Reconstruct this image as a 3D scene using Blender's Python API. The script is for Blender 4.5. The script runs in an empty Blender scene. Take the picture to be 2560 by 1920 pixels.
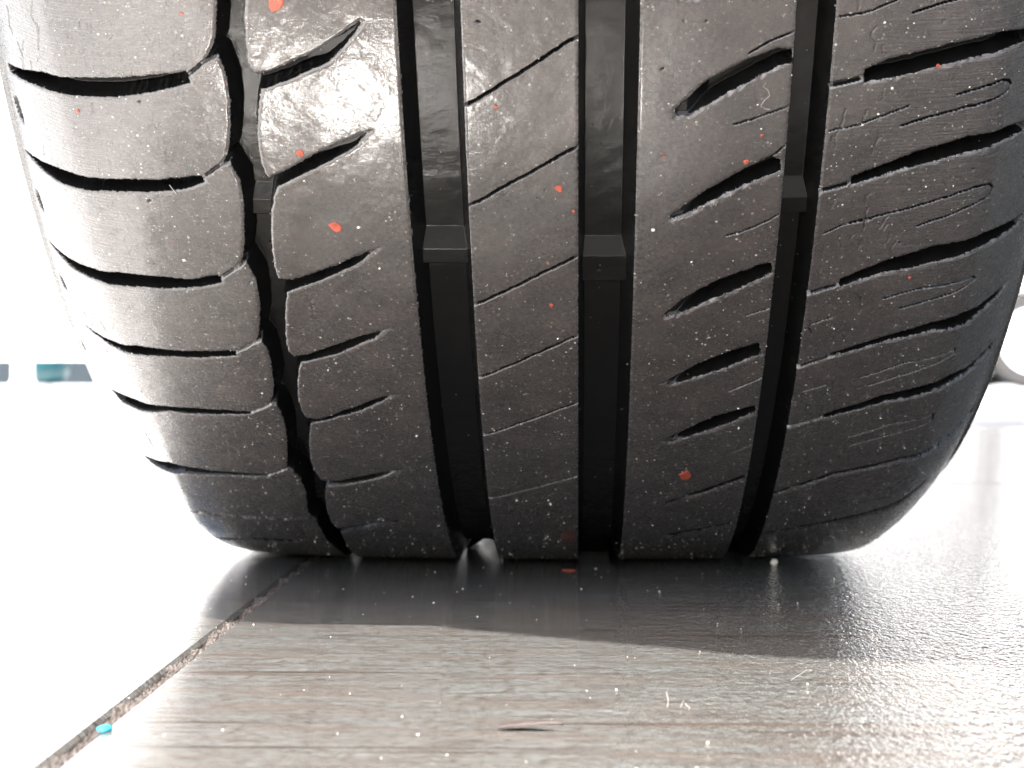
import bpy, math, random
import numpy as np
from mathutils import Vector

# ------------------------------------------------------------------ camera, world, sun
sc = bpy.context.scene
col = sc.collection
MM = 0.001
CX, CD, CH = 10.5, 663.0, 57.5            # camera: sideways, in front of the axle, above ground (mm)
YAW, PITCH = 0.0335, math.atan(15 / 4850.0)
cam_d = bpy.data.cameras.new("camera")
cam = bpy.data.objects.new("camera", cam_d)
col.objects.link(cam)
cam.location = (CX * MM, -CD * MM, CH * MM)
cam.rotation_euler = (math.pi / 2 - PITCH, 0, YAW)
cam_d.sensor_width = 36
cam_d.lens = 4850 / 2560 * 36
cam_d.clip_start = 0.01
cam_d.clip_end = 500
cam_d.dof.use_dof = True
cam_d.dof.focus_distance = 0.43
cam_d.dof.aperture_fstop = 40
sc.camera = cam
sc.cycles.blur_glossy = 0.0
sc.cycles.sample_clamp_indirect = 30.0

SUN = Vector((-0.17, -0.375, 0.91)).normalized()
elev = math.asin(SUN.z)
rot = math.atan2(SUN.x, SUN.y)
w = bpy.data.worlds.new("World")
sc.world = w
w.use_nodes = True
nt = w.node_tree
for n in list(nt.nodes): nt.nodes.remove(n)
sky = nt.nodes.new("ShaderNodeTexSky")
sky.sky_type = 'NISHITA'
sky.sun_disc = False
sky.sun_elevation = elev
sky.sun_rotation = rot % (2 * math.pi)
sky.dust_density = 6.0
sky.air_density = 1.0
sky.ozone_density = 0.4
bg = nt.nodes.new("ShaderNodeBackground")
bg.inputs[1].default_value = 0.15
wo = nt.nodes.new("ShaderNodeOutputWorld")
nt.links.new(sky.outputs[0], bg.inputs[0])
nt.links.new(bg.outputs[0], wo.inputs[0])
sd = bpy.data.lights.new("sun", 'SUN')
sd.energy = 3.3
sd.angle = math.radians(0.6)
sd.color = (1.0, 0.965, 0.92)
so = bpy.data.objects.new("sun", sd)
col.objects.link(so)
so.rotation_euler = SUN.to_track_quat('Z', 'Y').to_euler()
so.location = SUN * 5
sc.view_settings.view_transform = 'Standard'
sc.view_settings.look = 'None'
sc.view_settings.gamma = 1
sc.view_settings.exposure = 2.25

FEAT = {
 'G1L': [[-64.0,314.5],[-64.6,310.9],[-65.3,305.5],[-66.1,301.9],[-67.3,298.6],[-68.7,296.6],[-65.4,298.3],[-64.6,295.4],[-64.1,292.6],[-64.0,287.3],[-64.6,280.9],[-65.5,275.7],[-66.5,273.0],[-67.8,270.9],[-65.9,271.4],[-64.8,268.4],[-64.1,266.2],[-64.1,260.6],[-65.0,250.6],[-66.1,244.5],[-66.8,242.7],[-68.1,240.6],[-65.8,242.6],[-64.8,239.6],[-64.1,236.9],[-64.0,231.3],[-64.7,223.7],[-66.0,217.5],[-67.3,214.8],[-65.6,215.6],[-64.5,212.4],[-64.3,207.9],[-64.4,201.0],[-65.1,195.1],[-66.5,189.7],[-65.4,189.0],[-64.6,185.9],[-64.3,181.1],[-64.5,173.3],[-65.5,164.0],[-66.8,155.7],[-65.6,153.8],[-64.0,148.5],[-63.8,138.9],[-65.0,126.6],[-65.5,119.0],[-64.2,114.0],[-63.8,105.0],[-64.0,92.0],[-62.2,70.8]],
 'G1R': [[-59.0,314.5],[-59.1,311.0],[-59.3,305.3],[-59.4,300.1],[-59.3,296.7],[-58.2,294.4],[-56.6,291.1],[-57.5,288.2],[-58.1,285.3],[-58.9,280.7],[-59.0,278.8],[-59.1,275.5],[-58.9,271.8],[-58.4,268.8],[-57.5,267.3],[-56.0,265.3],[-57.0,262.6],[-58.0,258.4],[-58.6,254.5],[-59.0,250.9],[-59.2,246.1],[-59.2,241.4],[-58.9,237.7],[-57.1,233.7],[-57.7,230.5],[-58.3,227.1],[-59.0,220.9],[-59.5,214.7],[-59.2,211.8],[-58.2,210.1],[-56.6,208.0],[-57.6,204.9],[-58.8,197.8],[-59.2,192.5],[-59.2,187.2],[-58.5,184.1],[-57.0,181.6],[-57.8,178.2],[-58.9,171.0],[-59.8,161.5],[-59.6,154.5],[-58.6,149.1],[-57.5,144.9],[-58.7,136.9],[-59.7,122.8],[-59.7,113.2],[-58.6,107.8],[-58.2,102.7],[-58.6,80.4]],
 'N2': [[[-59.5,294.1],[-57.6,294.1],[-54.6,294.6],[-43.3,300.1],[-34.6,306.7],[-33.9,306.2],[-35.6,303.7],[-41.8,297.0],[-51.2,292.4],[-56.8,290.3],[-58.7,290.2]],[[-59.5,267.5],[-57.5,267.6],[-53.4,269.7],[-45.4,274.8],[-36.5,279.2],[-33.9,280.5],[-37.1,276.5],[-43.8,272.2],[-51.7,267.5],[-56.6,264.8],[-58.6,264.8]],[[-61.2,237.3],[-59.1,237.4],[-55.2,237.3],[-44.4,242.5],[-39.1,245.9],[-34.4,247.8],[-39.2,243.2],[-48.8,237.5],[-56.8,233.4],[-58.9,233.3]],[[-60.4,209.7],[-58.3,209.8],[-54.4,211.1],[-41.3,218.3],[-33.7,221.6],[-38.1,217.2],[-41.5,215.5],[-47.4,211.4],[-56.5,207.7],[-58.6,207.6]],[[-59.8,183.0],[-57.6,183.2],[-54.5,183.0],[-43.9,190.0],[-38.0,194.2],[-33.8,195.2],[-44.1,187.2],[-50.5,183.8],[-56.7,180.9],[-59.0,180.7]],[[-60.5,147.6],[-58.1,147.8],[-53.3,148.3],[-43.0,154.1],[-34.5,157.4],[-41.7,151.1],[-52.2,145.1],[-57.3,143.8],[-59.7,143.5]],[[-61.2,106.8],[-58.6,107.3],[-51.6,112.3],[-34.4,121.0],[-52.2,106.6],[-58.2,102.7],[-60.9,102.2]]],
 'SIP': [[[-13.4,287.0],[10.7,302.9]],[[-13.4,261.0],[10.7,276.5]],[[-13.7,230.2],[10.7,245.7]],[[-13.4,203.4],[10.5,219.2]],[[-14.1,176.8],[10.3,192.2]],[[-13.7,138.4],[10.3,153.7]],[[-13.3,101.3],[10.3,114.6]]],
 'N4': [[[31.2,285.3],[37.7,292.1],[46.4,297.1],[52.6,299.5],[55.3,299.1],[55.7,295.9],[52.9,295.3],[43.2,289.6],[34.5,283.6],[31.6,283.7]],[[31.0,257.2],[38.9,264.2],[47.9,270.3],[52.8,272.9],[54.7,271.9],[55.1,269.2],[46.3,264.9],[33.6,256.8],[31.4,256.0]],[[30.9,226.8],[34.6,231.2],[42.2,237.0],[51.5,241.5],[54.6,242.5],[55.4,239.2],[46.3,233.6],[33.7,226.0],[31.3,225.3]],[[31.2,200.2],[39.6,207.7],[47.5,212.6],[53.8,215.3],[54.9,211.0],[46.0,205.5],[33.9,199.4]],[[32.3,172.9],[36.9,178.0],[45.1,185.0],[54.9,189.6],[55.3,186.3],[45.5,178.4],[33.7,172.2]],[[34.3,135.0],[43.1,142.2],[55.1,152.5],[55.4,149.4],[43.3,139.2],[34.6,133.1]],[[33.7,103.3],[54.2,115.8],[54.4,112.9],[33.8,99.9]]],
 'LG': [[[-123.1,286.0],[-107.3,290.3],[-93.6,291.7],[-82.2,292.7],[-72.8,294.1],[-72.2,291.6],[-80.8,288.9],[-90.5,287.3],[-100.4,286.7],[-111.5,285.7],[-122.6,284.1]],[[-125.7,260.1],[-115.3,262.4],[-106.5,264.3],[-92.0,265.5],[-82.2,266.0],[-73.2,267.5],[-72.2,265.9],[-76.8,263.8],[-84.7,262.5],[-96.7,261.7],[-109.5,259.4],[-116.3,259.5]],[[-126.0,230.4],[-113.8,232.2],[-97.1,236.5],[-86.8,236.4],[-78.8,236.4],[-73.0,237.9],[-72.2,235.5],[-77.1,234.1],[-85.3,232.8],[-93.5,232.5],[-102.7,231.4],[-112.7,229.2]],[[-117.5,205.0],[-109.2,206.4],[-97.6,209.9],[-84.9,209.8],[-73.0,211.2],[-72.2,209.4],[-81.0,207.9],[-93.9,206.9],[-106.5,205.2]],[[-113.8,177.7],[-103.4,183.1],[-89.0,184.9],[-72.9,185.2],[-72.1,184.1],[-80.6,182.8],[-94.0,182.2],[-110.4,174.9]],[[-112.6,139.7],[-99.9,151.0],[-85.8,150.0],[-72.9,150.1],[-72.8,148.5],[-86.3,147.2],[-96.1,145.4],[-108.7,138.7]],[[-113.2,92.7],[-97.0,114.5],[-82.0,115.0],[-72.3,115.4],[-72.6,113.3],[-82.4,112.5],[-97.7,110.6],[-109.3,97.6]],[[-106.0,70.6],[-86.3,88.0],[-70.9,89.0],[-71.3,85.7],[-87.0,83.7],[-104.5,67.8]]],
 'LC': [[[-73.0,292.8],[-68.8,296.4],[-65.4,298.5]],[[-73.2,266.6],[-67.8,270.9],[-65.9,271.4]],[[-72.9,236.6],[-67.8,241.0],[-65.9,242.8]],[[-72.9,210.3],[-67.1,214.9],[-65.6,215.6]],[[-72.8,184.4],[-66.5,189.3],[-65.4,189.0]],[[-73.0,149.3],[-66.9,154.7],[-65.6,153.8]],[[-72.7,114.1],[-65.2,118.6],[-64.2,114.0]]],
 'RG': [[[71.1,293.7],[75.8,296.2],[88.7,299.1],[99.5,300.9],[110.9,299.4],[111.6,296.3],[106.3,297.0],[92.8,295.3],[82.3,292.8],[71.2,290.7]],[[70.6,266.8],[84.5,272.8],[95.3,275.8],[106.2,275.6],[112.2,275.1],[111.4,272.3],[104.3,272.3],[92.1,270.9],[81.3,268.1],[71.0,264.5]],[[71.0,236.4],[80.4,241.6],[91.7,245.3],[104.3,246.0],[115.2,243.8],[119.0,243.6],[117.4,240.7],[110.9,241.1],[102.5,241.6],[92.4,239.9],[80.9,237.8],[71.2,234.0]],[[71.2,210.0],[83.5,215.4],[95.3,219.3],[103.2,219.9],[107.8,218.7],[116.3,219.6],[120.9,219.6],[117.7,217.2],[109.5,215.3],[105.4,214.1],[95.8,216.1],[83.8,213.4],[71.8,208.8]],[[72.6,184.2],[86.6,191.1],[94.9,193.1],[104.0,194.3],[110.2,192.2],[121.1,193.2],[120.0,189.6],[112.0,188.2],[106.2,189.4],[99.8,189.7],[87.1,187.6],[72.8,181.9]],[[63.9,139.6],[78.5,151.5],[95.9,156.9],[106.4,155.2],[124.0,155.7],[123.9,149.8],[108.1,150.4],[96.3,154.2],[78.8,148.8],[64.1,137.2]],[[64.3,103.4],[83.2,112.9],[98.9,121.4],[110.3,125.5],[110.0,122.5],[99.8,117.1],[83.6,109.4],[64.6,100.5]]],
 'RS': [[[64.1,290.3],[71.2,292.2]],[[63.2,262.8],[70.9,265.6]],[[63.5,231.8],[71.1,235.1]],[[63.5,205.2],[71.5,209.2]],[[63.7,178.4],[72.7,183.1]]],
 'HP': [[[91.6,286.9],[98.2,288.3],[101.4,288.9],[103.4,288.4],[104.4,287.4],[103.7,285.8],[101.6,284.9],[96.1,283.8],[90.6,282.8],[85.0,281.3],[80.0,279.7]],[[71.5,253.9],[82.5,256.7],[93.6,260.0],[99.2,261.4],[103.0,261.1],[104.2,259.6],[103.5,257.5],[100.0,256.7],[94.3,254.5],[90.2,253.2],[87.0,251.9]],[[81.9,229.3],[90.2,231.9],[103.6,232.4],[104.4,230.9],[98.0,228.8],[92.7,227.4],[86.3,225.5]],[[79.8,199.8],[90.9,204.9],[103.1,206.0],[103.2,204.3],[97.3,202.3],[88.9,199.3],[82.2,196.1]],[[80.5,172.1],[90.7,177.1],[101.9,177.6],[101.9,174.5],[91.5,171.7],[81.1,167.3]],[[79.9,131.7],[93.3,135.9],[104.0,136.3]],[[79.5,122.3],[92.2,128.4],[104.2,128.0]]],
 'CR': [[[64.7,279.2],[71.2,280.4],[75.4,282.3],[81.3,284.6]],[[65.8,251.0],[70.3,253.4],[76.5,254.7]],[[66.0,221.7],[70.6,223.8]],[[66.1,195.1],[71.7,197.6]],[[44.3,281.3],[49.6,283.2],[55.6,285.6]],[[44.1,251.0],[49.7,253.3],[55.4,257.0]],[[50.3,225.4],[55.3,227.6]],[[47.7,196.2],[55.6,201.6]],[[46.3,298.3],[51.1,301.4],[55.5,303.1]],[[52.8,272.9],[55.4,275.6]],[[49.7,165.6],[55.6,170.3]]],
 'LD': [[[-124.6,277.2],[-121.7,277.4],[-120.5,272.9],[-120.8,270.2],[-123.8,271.0],[-125.0,274.4]],[[-125.1,248.4],[-122.4,248.6],[-121.5,244.0],[-121.5,242.0],[-124.6,242.3],[-125.9,244.9]],[[-124.9,218.8],[-122.3,218.1],[-121.2,213.7],[-124.1,212.7],[-125.9,214.7]],[[-126.6,188.6],[-123.4,189.4],[-122.0,186.3],[-126.5,182.1]],[[-127.5,154.9],[-125.9,154.2],[-121.9,156.8],[-126.0,152.3]]],
 'BAR': [[[-60.1,263.1],[-60.6,258.3],[-61.1,253.8],[-61.2,252.9]],[[-20.5,249.2],[-20.8,244.0],[-21.0,239.6],[-21.1,238.7]],[[17.5,246.1],[17.6,241.9],[17.7,233.7],[17.7,232.9]],[[58.8,262.6],[59.1,258.4],[59.5,253.8],[59.6,252.9]]],
 'TW': [[-121.7,299.2],[-135.0,273.8],[-134.0,242.6],[-132.0,208.6]],
 'FL': [[-51.9,310.2],[-49.9,274.4],[-44.0,254.1],[6.5,265.2],[4.5,230.1],[47.3,271.7],[39.2,153.2],[86.7,293.8],[-98.5,282.9],[-6.8,286.6],[9.7,259.0],[-72.0,307.8],[50.3,278.6],[87.2,235.9],[29.4,273.7]],
}

# ------------------------------------------------------------------ node helpers
def mat(name):
    m = bpy.data.materials.new(name)
    m.use_nodes = True
    t = m.node_tree
    return m, t, t.nodes["Principled BSDF"]
def N(t, typ, **kw):
    n = t.nodes.new(typ)
    for k, v in kw.items():
        if k.startswith('i_'):
            key = k[2:]
            key = int(key) if key.isdigit() else key.replace('_', ' ')
            n.inputs[key].default_value = v
        else:
            setattr(n, k, v)
    return n
def L(t, a, b): t.links.new(a, b)
def mapping(t, vec, scale=(1, 1, 1), rot=(0, 0, 0), loc=(0, 0, 0)):
    m = t.nodes.new("ShaderNodeMapping")
    m.inputs['Scale'].default_value = scale
    m.inputs['Rotation'].default_value = rot
    m.inputs['Location'].default_value = loc
    L(t, vec, m.inputs['Vector'])
    return m.outputs[0]
def noise(t, vec, scale, detail=4, rough=.55, dist=0):
    n = N(t, "ShaderNodeTexNoise")
    n.inputs['Scale'].default_value = scale
    n.inputs['Detail'].default_value = detail
    n.inputs['Roughness'].default_value = rough
    n.inputs['Distortion'].default_value = dist
    L(t, vec, n.inputs['Vector'])
    return n.outputs['Fac']
def ramp(t, fac, pts):
    n = N(t, "ShaderNodeValToRGB")
    e = n.color_ramp.elements
    while len(e) < len(pts): e.new(.5)
    for el, (p, c) in zip(e, pts):
        el.position = p
        el.color = (c, c, c, 1) if not isinstance(c, tuple) else (*c, 1)
    L(t, fac, n.inputs[0])
    return n.outputs[0]
def math_(t, op, a, b=None, clamp=False):
    n = N(t, "ShaderNodeMath", operation=op)
    n.use_clamp = clamp
    for i, v in enumerate((a, b)):
        if v is None: continue
        if isinstance(v, (int, float)): n.inputs[i].default_value = v
        else: L(t, v, n.inputs[i])
    return n.outputs[0]
def mix(t, fac, a, b, blend='MIX'):
    n = N(t, "ShaderNodeMix", data_type='RGBA', blend_type=blend)
    for sock, v in ((n.inputs[0], fac), (n.inputs[6], a), (n.inputs[7], b)):
        if isinstance(v, (int, float)): sock.default_value = v
        elif isinstance(v, tuple): sock.default_value = (*v, 1)
        else: L(t, v, sock)
    return n.outputs[2]
def bump(t, h, strength, dist, prev=None):
    n = N(t, "ShaderNodeBump")
    n.inputs['Strength'].default_value = strength
    n.inputs['Distance'].default_value = dist
    L(t, h, n.inputs['Height'])
    if prev is not None: L(t, prev, n.inputs['Normal'])
    return n.outputs[0]
def voro(t, vec, scale, rnd=1.0, feature='F1'):
    n = N(t, "ShaderNodeTexVoronoi", feature=feature)
    n.inputs['Scale'].default_value = scale
    n.inputs['Randomness'].default_value = rnd
    L(t, vec, n.inputs['Vector'])
    return n
def attr(t, name='st'):
    return N(t, "ShaderNodeAttribute", attribute_name=name).outputs['Vector']

# ------------------------------------------------------------------ rubber materials
def rubber_worn():
    m, t, p = mat("worn_tread_rubber")
    st = attr(t)                                   # (across, around, depth) in mm
    sep = N(t, "ShaderNodeSeparateXYZ"); L(t, st, sep.inputs[0])
    flat = mapping(t, st, (1, 1, 0))
    n1 = noise(t, flat, .09, 5, .6)
    n2 = noise(t, flat, .9, 4, .6)
    c = ramp(t, n1, [(.3, (.034, .0305, .028)), (.55, (.051, .043, .039)), (.75, (.075, .059, .051))])
    c = mix(t, ramp(t, n2, [(.35, .0), (.7, .45)]), c, (.045, .043, .042))
    # pale dust speckles of several sizes
    def speck(scale, thr, soft, keep, colr, c, off):
        v = voro(t, mapping(t, flat, loc=off), scale)
        d = v.outputs['Distance']
        dot = ramp(t, d, [(0, 1.), (thr, 1.), (thr + soft, 0.)])
        s = N(t, "ShaderNodeSeparateColor"); L(t, v.outputs['Color'], s.inputs[0])
        k = math_(t, 'GREATER_THAN', s.outputs[0], keep)
        f = math_(t, 'MULTIPLY', dot, k)
        f = math_(t, 'MULTIPLY', f, s.outputs[1])
        return mix(t, f, c, colr)
    c = speck(.85, .12, .12, .66, (.36, .32, .27), c, (3, 7, 0))
    c = speck(.40, .075, .06, .60, (.60, .57, .50), c, (13, 2, 0))
    c = speck(1.7, .13, .12, .72, (.26, .23, .20), c, (1, 9, 0))
    c = speck(.22, .035, .03, .72, (.35, .06, .03), c, (5, 1, 0))
    # scuffs across the shoulders
    streak = noise(t, mapping(t, st, (.12, 2.2, 0), rot=(0, 0, .12)), 1.0, 5, .65)
    sh = math_(t, 'ABSOLUTE', sep.outputs[0])
    shf = math_(t, 'MULTIPLY', math_(t, 'SUBTRACT', sh, 62), .03, True)
    c = mix(t, math_(t, 'MULTIPLY', ramp(t, streak, [(.52, 0.), (.72, .5)]), shf), c, (.16, .155, .15))
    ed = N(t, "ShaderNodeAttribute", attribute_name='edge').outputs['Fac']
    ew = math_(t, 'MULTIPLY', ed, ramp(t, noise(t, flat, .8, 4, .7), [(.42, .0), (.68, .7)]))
    c = mix(t, ew, c, (.15, .15, .145))  # pale block edges: scuffed wear, with lip brightness painted in as well
    c = mix(t, math_(t, 'MULTIPLY', math_(t, 'MULTIPLY', math_(t, 'SUBTRACT', sh, 103.), .6, True), ramp(t, n2, [(.3, .25), (.6, .8)])), c, (.075, .076, .072))
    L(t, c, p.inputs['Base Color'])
    rg = ramp(t, n2, [(.3, .2), (.7, .36)])
    L(t, rg, p.inputs['Roughness'])
    p.inputs['IOR'].default_value = 1.52
    p.inputs['Coat Weight'].default_value = .68
    p.inputs['Coat Roughness'].default_value = .06
    p.inputs['Coat IOR'].default_value = 1.65
    h1 = noise(t, flat, 2.6, 3, .6)
    v = voro(t, flat, 1.1)
    pit = ramp(t, v.outputs['Distance'], [(0, 0.), (.12, .25), (.26, 1.)])
    sv = N(t, "ShaderNodeSeparateColor"); L(t, v.outputs['Color'], sv.inputs[0])
    pitk = math_(t, 'MAXIMUM', pit, math_(t, 'LESS_THAN', sv.outputs[0], .72))
    cb = bump(t, noise(t, flat, 1.9, 2, .6), .8, .00004)
    cb = bump(t, pitk, .5, .00006, cb)
    b = bump(t, h1, .9, .000035)
    b = bump(t, noise(t, flat, .7, 3, .5), .35, .00012, b)
    b = bump(t, pitk, .5, .00008, b)
    # worn cracks near both shoulders
    cv = voro(t, mapping(t, st, (.55, .16, 0), rot=(0, 0, -.15)), 1.0, 1.0, 'DISTANCE_TO_EDGE')
    wob = noise(t, flat, .35, 3)
    crack = ramp(t, cv.outputs['Distance'], [(0, 0.), (.03, 1.)])
    cm = math_(t, 'MULTIPLY', ramp(t, wob, [(.50, 0.), (.60, 1.)]), shf)
    crk = math_(t, 'SUBTRACT', 1., math_(t, 'MULTIPLY', math_(t, 'SUBTRACT', 1., crack), cm))
    b = bump(t, crk, .8, .0003, b)
    b = bump(t, math_(t, 'MULTIPLY', streak, shf), .9, .0005, b)
    cb = bump(t, math_(t, 'MULTIPLY', streak, shf), .7, .0003, cb)
    L(t, b, p.inputs['Normal'])
    L(t, cb, p.inputs['Coat Normal'])
    return m
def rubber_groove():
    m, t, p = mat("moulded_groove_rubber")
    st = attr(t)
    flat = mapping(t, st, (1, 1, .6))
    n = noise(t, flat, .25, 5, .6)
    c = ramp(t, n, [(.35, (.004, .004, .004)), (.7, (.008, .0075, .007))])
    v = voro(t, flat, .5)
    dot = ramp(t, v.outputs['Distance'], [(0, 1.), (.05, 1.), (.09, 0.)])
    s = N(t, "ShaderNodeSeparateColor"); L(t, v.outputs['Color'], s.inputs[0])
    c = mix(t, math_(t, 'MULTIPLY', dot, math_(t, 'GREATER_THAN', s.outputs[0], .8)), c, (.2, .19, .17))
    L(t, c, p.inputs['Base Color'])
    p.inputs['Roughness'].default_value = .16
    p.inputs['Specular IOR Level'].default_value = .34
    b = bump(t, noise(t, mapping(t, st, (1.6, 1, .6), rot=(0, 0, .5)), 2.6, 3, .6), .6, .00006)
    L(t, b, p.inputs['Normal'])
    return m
def simple(name, c, rough=.5, metal=0, nscale=None, namp=.2, coat=0, ior=1.5):
    m, t, p = mat(name)
    p.inputs['Roughness'].default_value = rough
    p.inputs['Metallic'].default_value = metal
    p.inputs['Coat Weight'].default_value = coat
    p.inputs['IOR'].default_value = ior
    if nscale:
        tc = N(t, "ShaderNodeTexCoord")
        f = noise(t, tc.outputs['Object'], nscale, 5, .6)
        lo = tuple(x * (1 - namp) for x in c); hi = tuple(min(1, x * (1 + namp)) for x in c)
        L(t, ramp(t, f, [(.3, lo), (.7, hi)]), p.inputs['Base Color'])
        L(t, bump(t, f, .3, .3 / nscale), p.inputs['Normal'])
    else:
        p.inputs['Base Color'].default_value = (*c, 1)
    return m
M_WORN = rubber_worn()
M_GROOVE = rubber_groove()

# ------------------------------------------------------------------ object helpers
def link(name, me, parent=None, **props):
    o = bpy.data.objects.new(name, me)
    col.objects.link(o)
    if parent: o.parent = parent
    for k, v in props.items(): o[k] = v
    return o
def empty(name, loc=(0, 0, 0), **props):
    o = bpy.data.objects.new(name, None)
    col.objects.link(o)
    o.location = loc
    o.empty_display_size = .05
    for k, v in props.items(): o[k] = v
    return o
def mesh(name, verts, faces, mats=(), smooth=False, idx=None):
    me = bpy.data.meshes.new(name)
    me.from_pydata([tuple(v) for v in verts], [], faces)
    for m in mats: me.materials.append(m)
    if smooth: me.shade_smooth()
    if idx is not None: me.polygons.foreach_set('material_index', idx)
    me.update()
    return me

# ------------------------------------------------------------------ the tyre surface (all in mm)
R, DELTA = 318.0, 5.2
PK = [(0,0),(70,3),(88,5.5),(98,13),(103,33),(119,50),(136,72),(154,88),(190,104)]
_S = np.linspace(0, 195, 1200)
_PSI = np.radians(np.interp(_S, [k[0] for k in PK], [k[1] for k in PK]))
_ds = _S[1] - _S[0]
_A = np.r_[0, np.cumsum(np.cos((_PSI[1:] + _PSI[:-1]) / 2) * _ds)]
_D = np.r_[0, np.cumsum(np.sin((_PSI[1:] + _PSI[:-1]) / 2) * _ds)]
def flatten(z):
    k = 1.2
    return np.where(z > 6, z, k * np.log1p(np.exp(np.clip(z / k, -50, 40))))
def tyre_point(s, tt, h):
    sa = np.abs(s)
    a = np.interp(sa, _S, _A); d = np.interp(sa, _S, _D); ps = np.interp(sa, _S, _PSI)
    sg = np.sign(s)
    ph = tt / R
    r0 = R - d
    z0 = (R - DELTA) - r0 * np.cos(ph); y0 = -r0 * np.sin(ph)
    r1 = r0 + h * np.cos(ps)
    z1 = (R - DELTA) - r1 * np.cos(ph); y1 = -r1 * np.sin(ph)
    x1 = sg * (a + h * np.sin(ps))
    z = flatten(z0) + (z1 - z0)
    return np.stack([x1, y1, z], -1)

rng = np.random.RandomState(7)
def vnoise(x, y, scale, seed):
    g = np.random.RandomState(seed).rand(256, 256).astype(np.float32)
    u = x / scale; v = y / scale
    i = np.floor(u).astype(int); j = np.floor(v).astype(int)
    fu = u - i; fv = v - j
    fu = fu * fu * (3 - 2 * fu); fv = fv * fv * (3 - 2 * fv)
    i0 = i % 256; i1 = (i + 1) % 256; j0 = j % 256; j1 = (j + 1) % 256
    return (g[i0, j0] * (1 - fu) * (1 - fv) + g[i1, j0] * fu * (1 - fv) + g[i0, j1] * (1 - fu) * fv + g[i1, j1] * fu * fv) * 2 - 1

# grid: columns snapped on the straight groove edges, rows finer towards the top
EDGES = [-26.8, -13.6, 10.8, 23.5, 55.8, 63.9]
s_cols = np.r_[np.arange(-134, -118, .4), np.arange(-118, 118, .2), np.arange(118, 134.1, .4)]
for e in EDGES:
    s_cols[np.argmin(abs(s_cols - e))] = e
rows = [40.0]
while rows[-1] < 340:
    tt_ = rows[-1]
    rows.append(tt_ + np.interp(tt_, [40, 60, 120, 200, 320, 340], [.6, .5, .36, .27, .22, .3]))
t_rows = np.array(rows)
T0, T1 = t_rows[0], t_rows[-1]
Tg, Sg = np.meshgrid(t_rows, s_cols, indexing='ij')
NR, NC = Tg.shape
# ragged moulding edges
JS = Sg + .10 * vnoise(Sg, Tg, .7, 1) + .10 * vnoise(Sg, Tg, 2.3, 2)
JT = Tg + .10 * vnoise(Sg, Tg, .8, 3) + .12 * vnoise(Sg, Tg, 2.6, 4)
depth = np.zeros_like(Sg)
relief = np.zeros_like(Sg)
sdf_all = np.full_like(Sg, 9.0)          # signed distance to the nearest lateral groove

def window(pts, m):
    p = np.array(pts)
    r0, r1 = np.searchsorted(t_rows, [p[:, 1].min() - m, p[:, 1].max() + m])
    c0, c1 = np.searchsorted(s_cols, [p[:, 0].min() - m, p[:, 0].max() + m])
    return slice(r0, r1), slice(c0, c1)
def seg_dist(px, py, a, b):
    vx, vy = b[0] - a[0], b[1] - a[1]
    l2 = vx * vx + vy * vy + 1e-9
    k = np.clip(((px - a[0]) * vx + (py - a[1]) * vy) / l2, 0, 1)
    return np.hypot(px - a[0] - k * vx, py - a[1] - k * vy)
def poly_sdf(px, py, pts):
    d = np.full(px.shape, 1e9); ins = np.zeros(px.shape, bool)
    n = len(pts)
    for i in range(n):
        a, b = pts[i], pts[(i + 1) % n]
        d = np.minimum(d, seg_dist(px, py, a, b))
        if a[1] != b[1]:
            c = ((a[1] > py) != (b[1] > py)) & (px < (b[0] - a[0]) * (py - a[1]) / (b[1] - a[1]) + a[0])
            ins ^= c
    return np.where(ins, -d, d)
def dig(pts, dep, run, shape=None):
    wr, wc = window(pts, 1.5)
    if wr.start >= wr.stop or wc.start >= wc.stop: return
    d = poly_sdf(JS[wr, wc], JT[wr, wc], pts)
    f = np.clip(-d / run, 0, 1) * np.clip((Tg[wr, wc] - 75) / 105, .15, 1)   # worn almost away low down
    dd = dep if shape is None else dep * shape(Sg[wr, wc], Tg[wr, wc])
    depth[wr, wc] = np.maximum(depth[wr, wc], f * dd)
    sdf_all[wr, wc] = np.where(abs(d) < abs(sdf_all[wr, wc]), d, sdf_all[wr, wc])
def scratch(pts, dep, wdt):
    wr, wc = window(pts, 1.)
    if wr.start >= wr.stop or wc.start >= wc.stop: return
    d = np.full(JS[wr, wc].shape, 9.)
    for a, b in zip(pts[:-1], pts[1:]): d = np.minimum(d, seg_dist(JS[wr, wc], JT[wr, wc], a, b))
    relief[wr, wc] = np.minimum(relief[wr, wc], -dep * np.clip(1 - d / wdt, 0, 1))
def shift(o, k):
    if isinstance(o[0], (int, float)): return [o[0], o[1] + k]
    return [shift(q, k) for q in o]
PITCH_UP = 27.0
def up(lst, n=2):            # the pattern goes on above the picture's top edge
    return [shift(lst[0], PITCH_UP * k) for k in range(n, 0, -1)] + lst
LG, LC, NB, ND, RG, RS, HP, CR = (up(FEAT[k]) for k in ('LG', 'LC', 'N2', 'N4', 'RG', 'RS', 'HP', 'CR'))
SIP = up(FEAT['SIP'])
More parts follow.
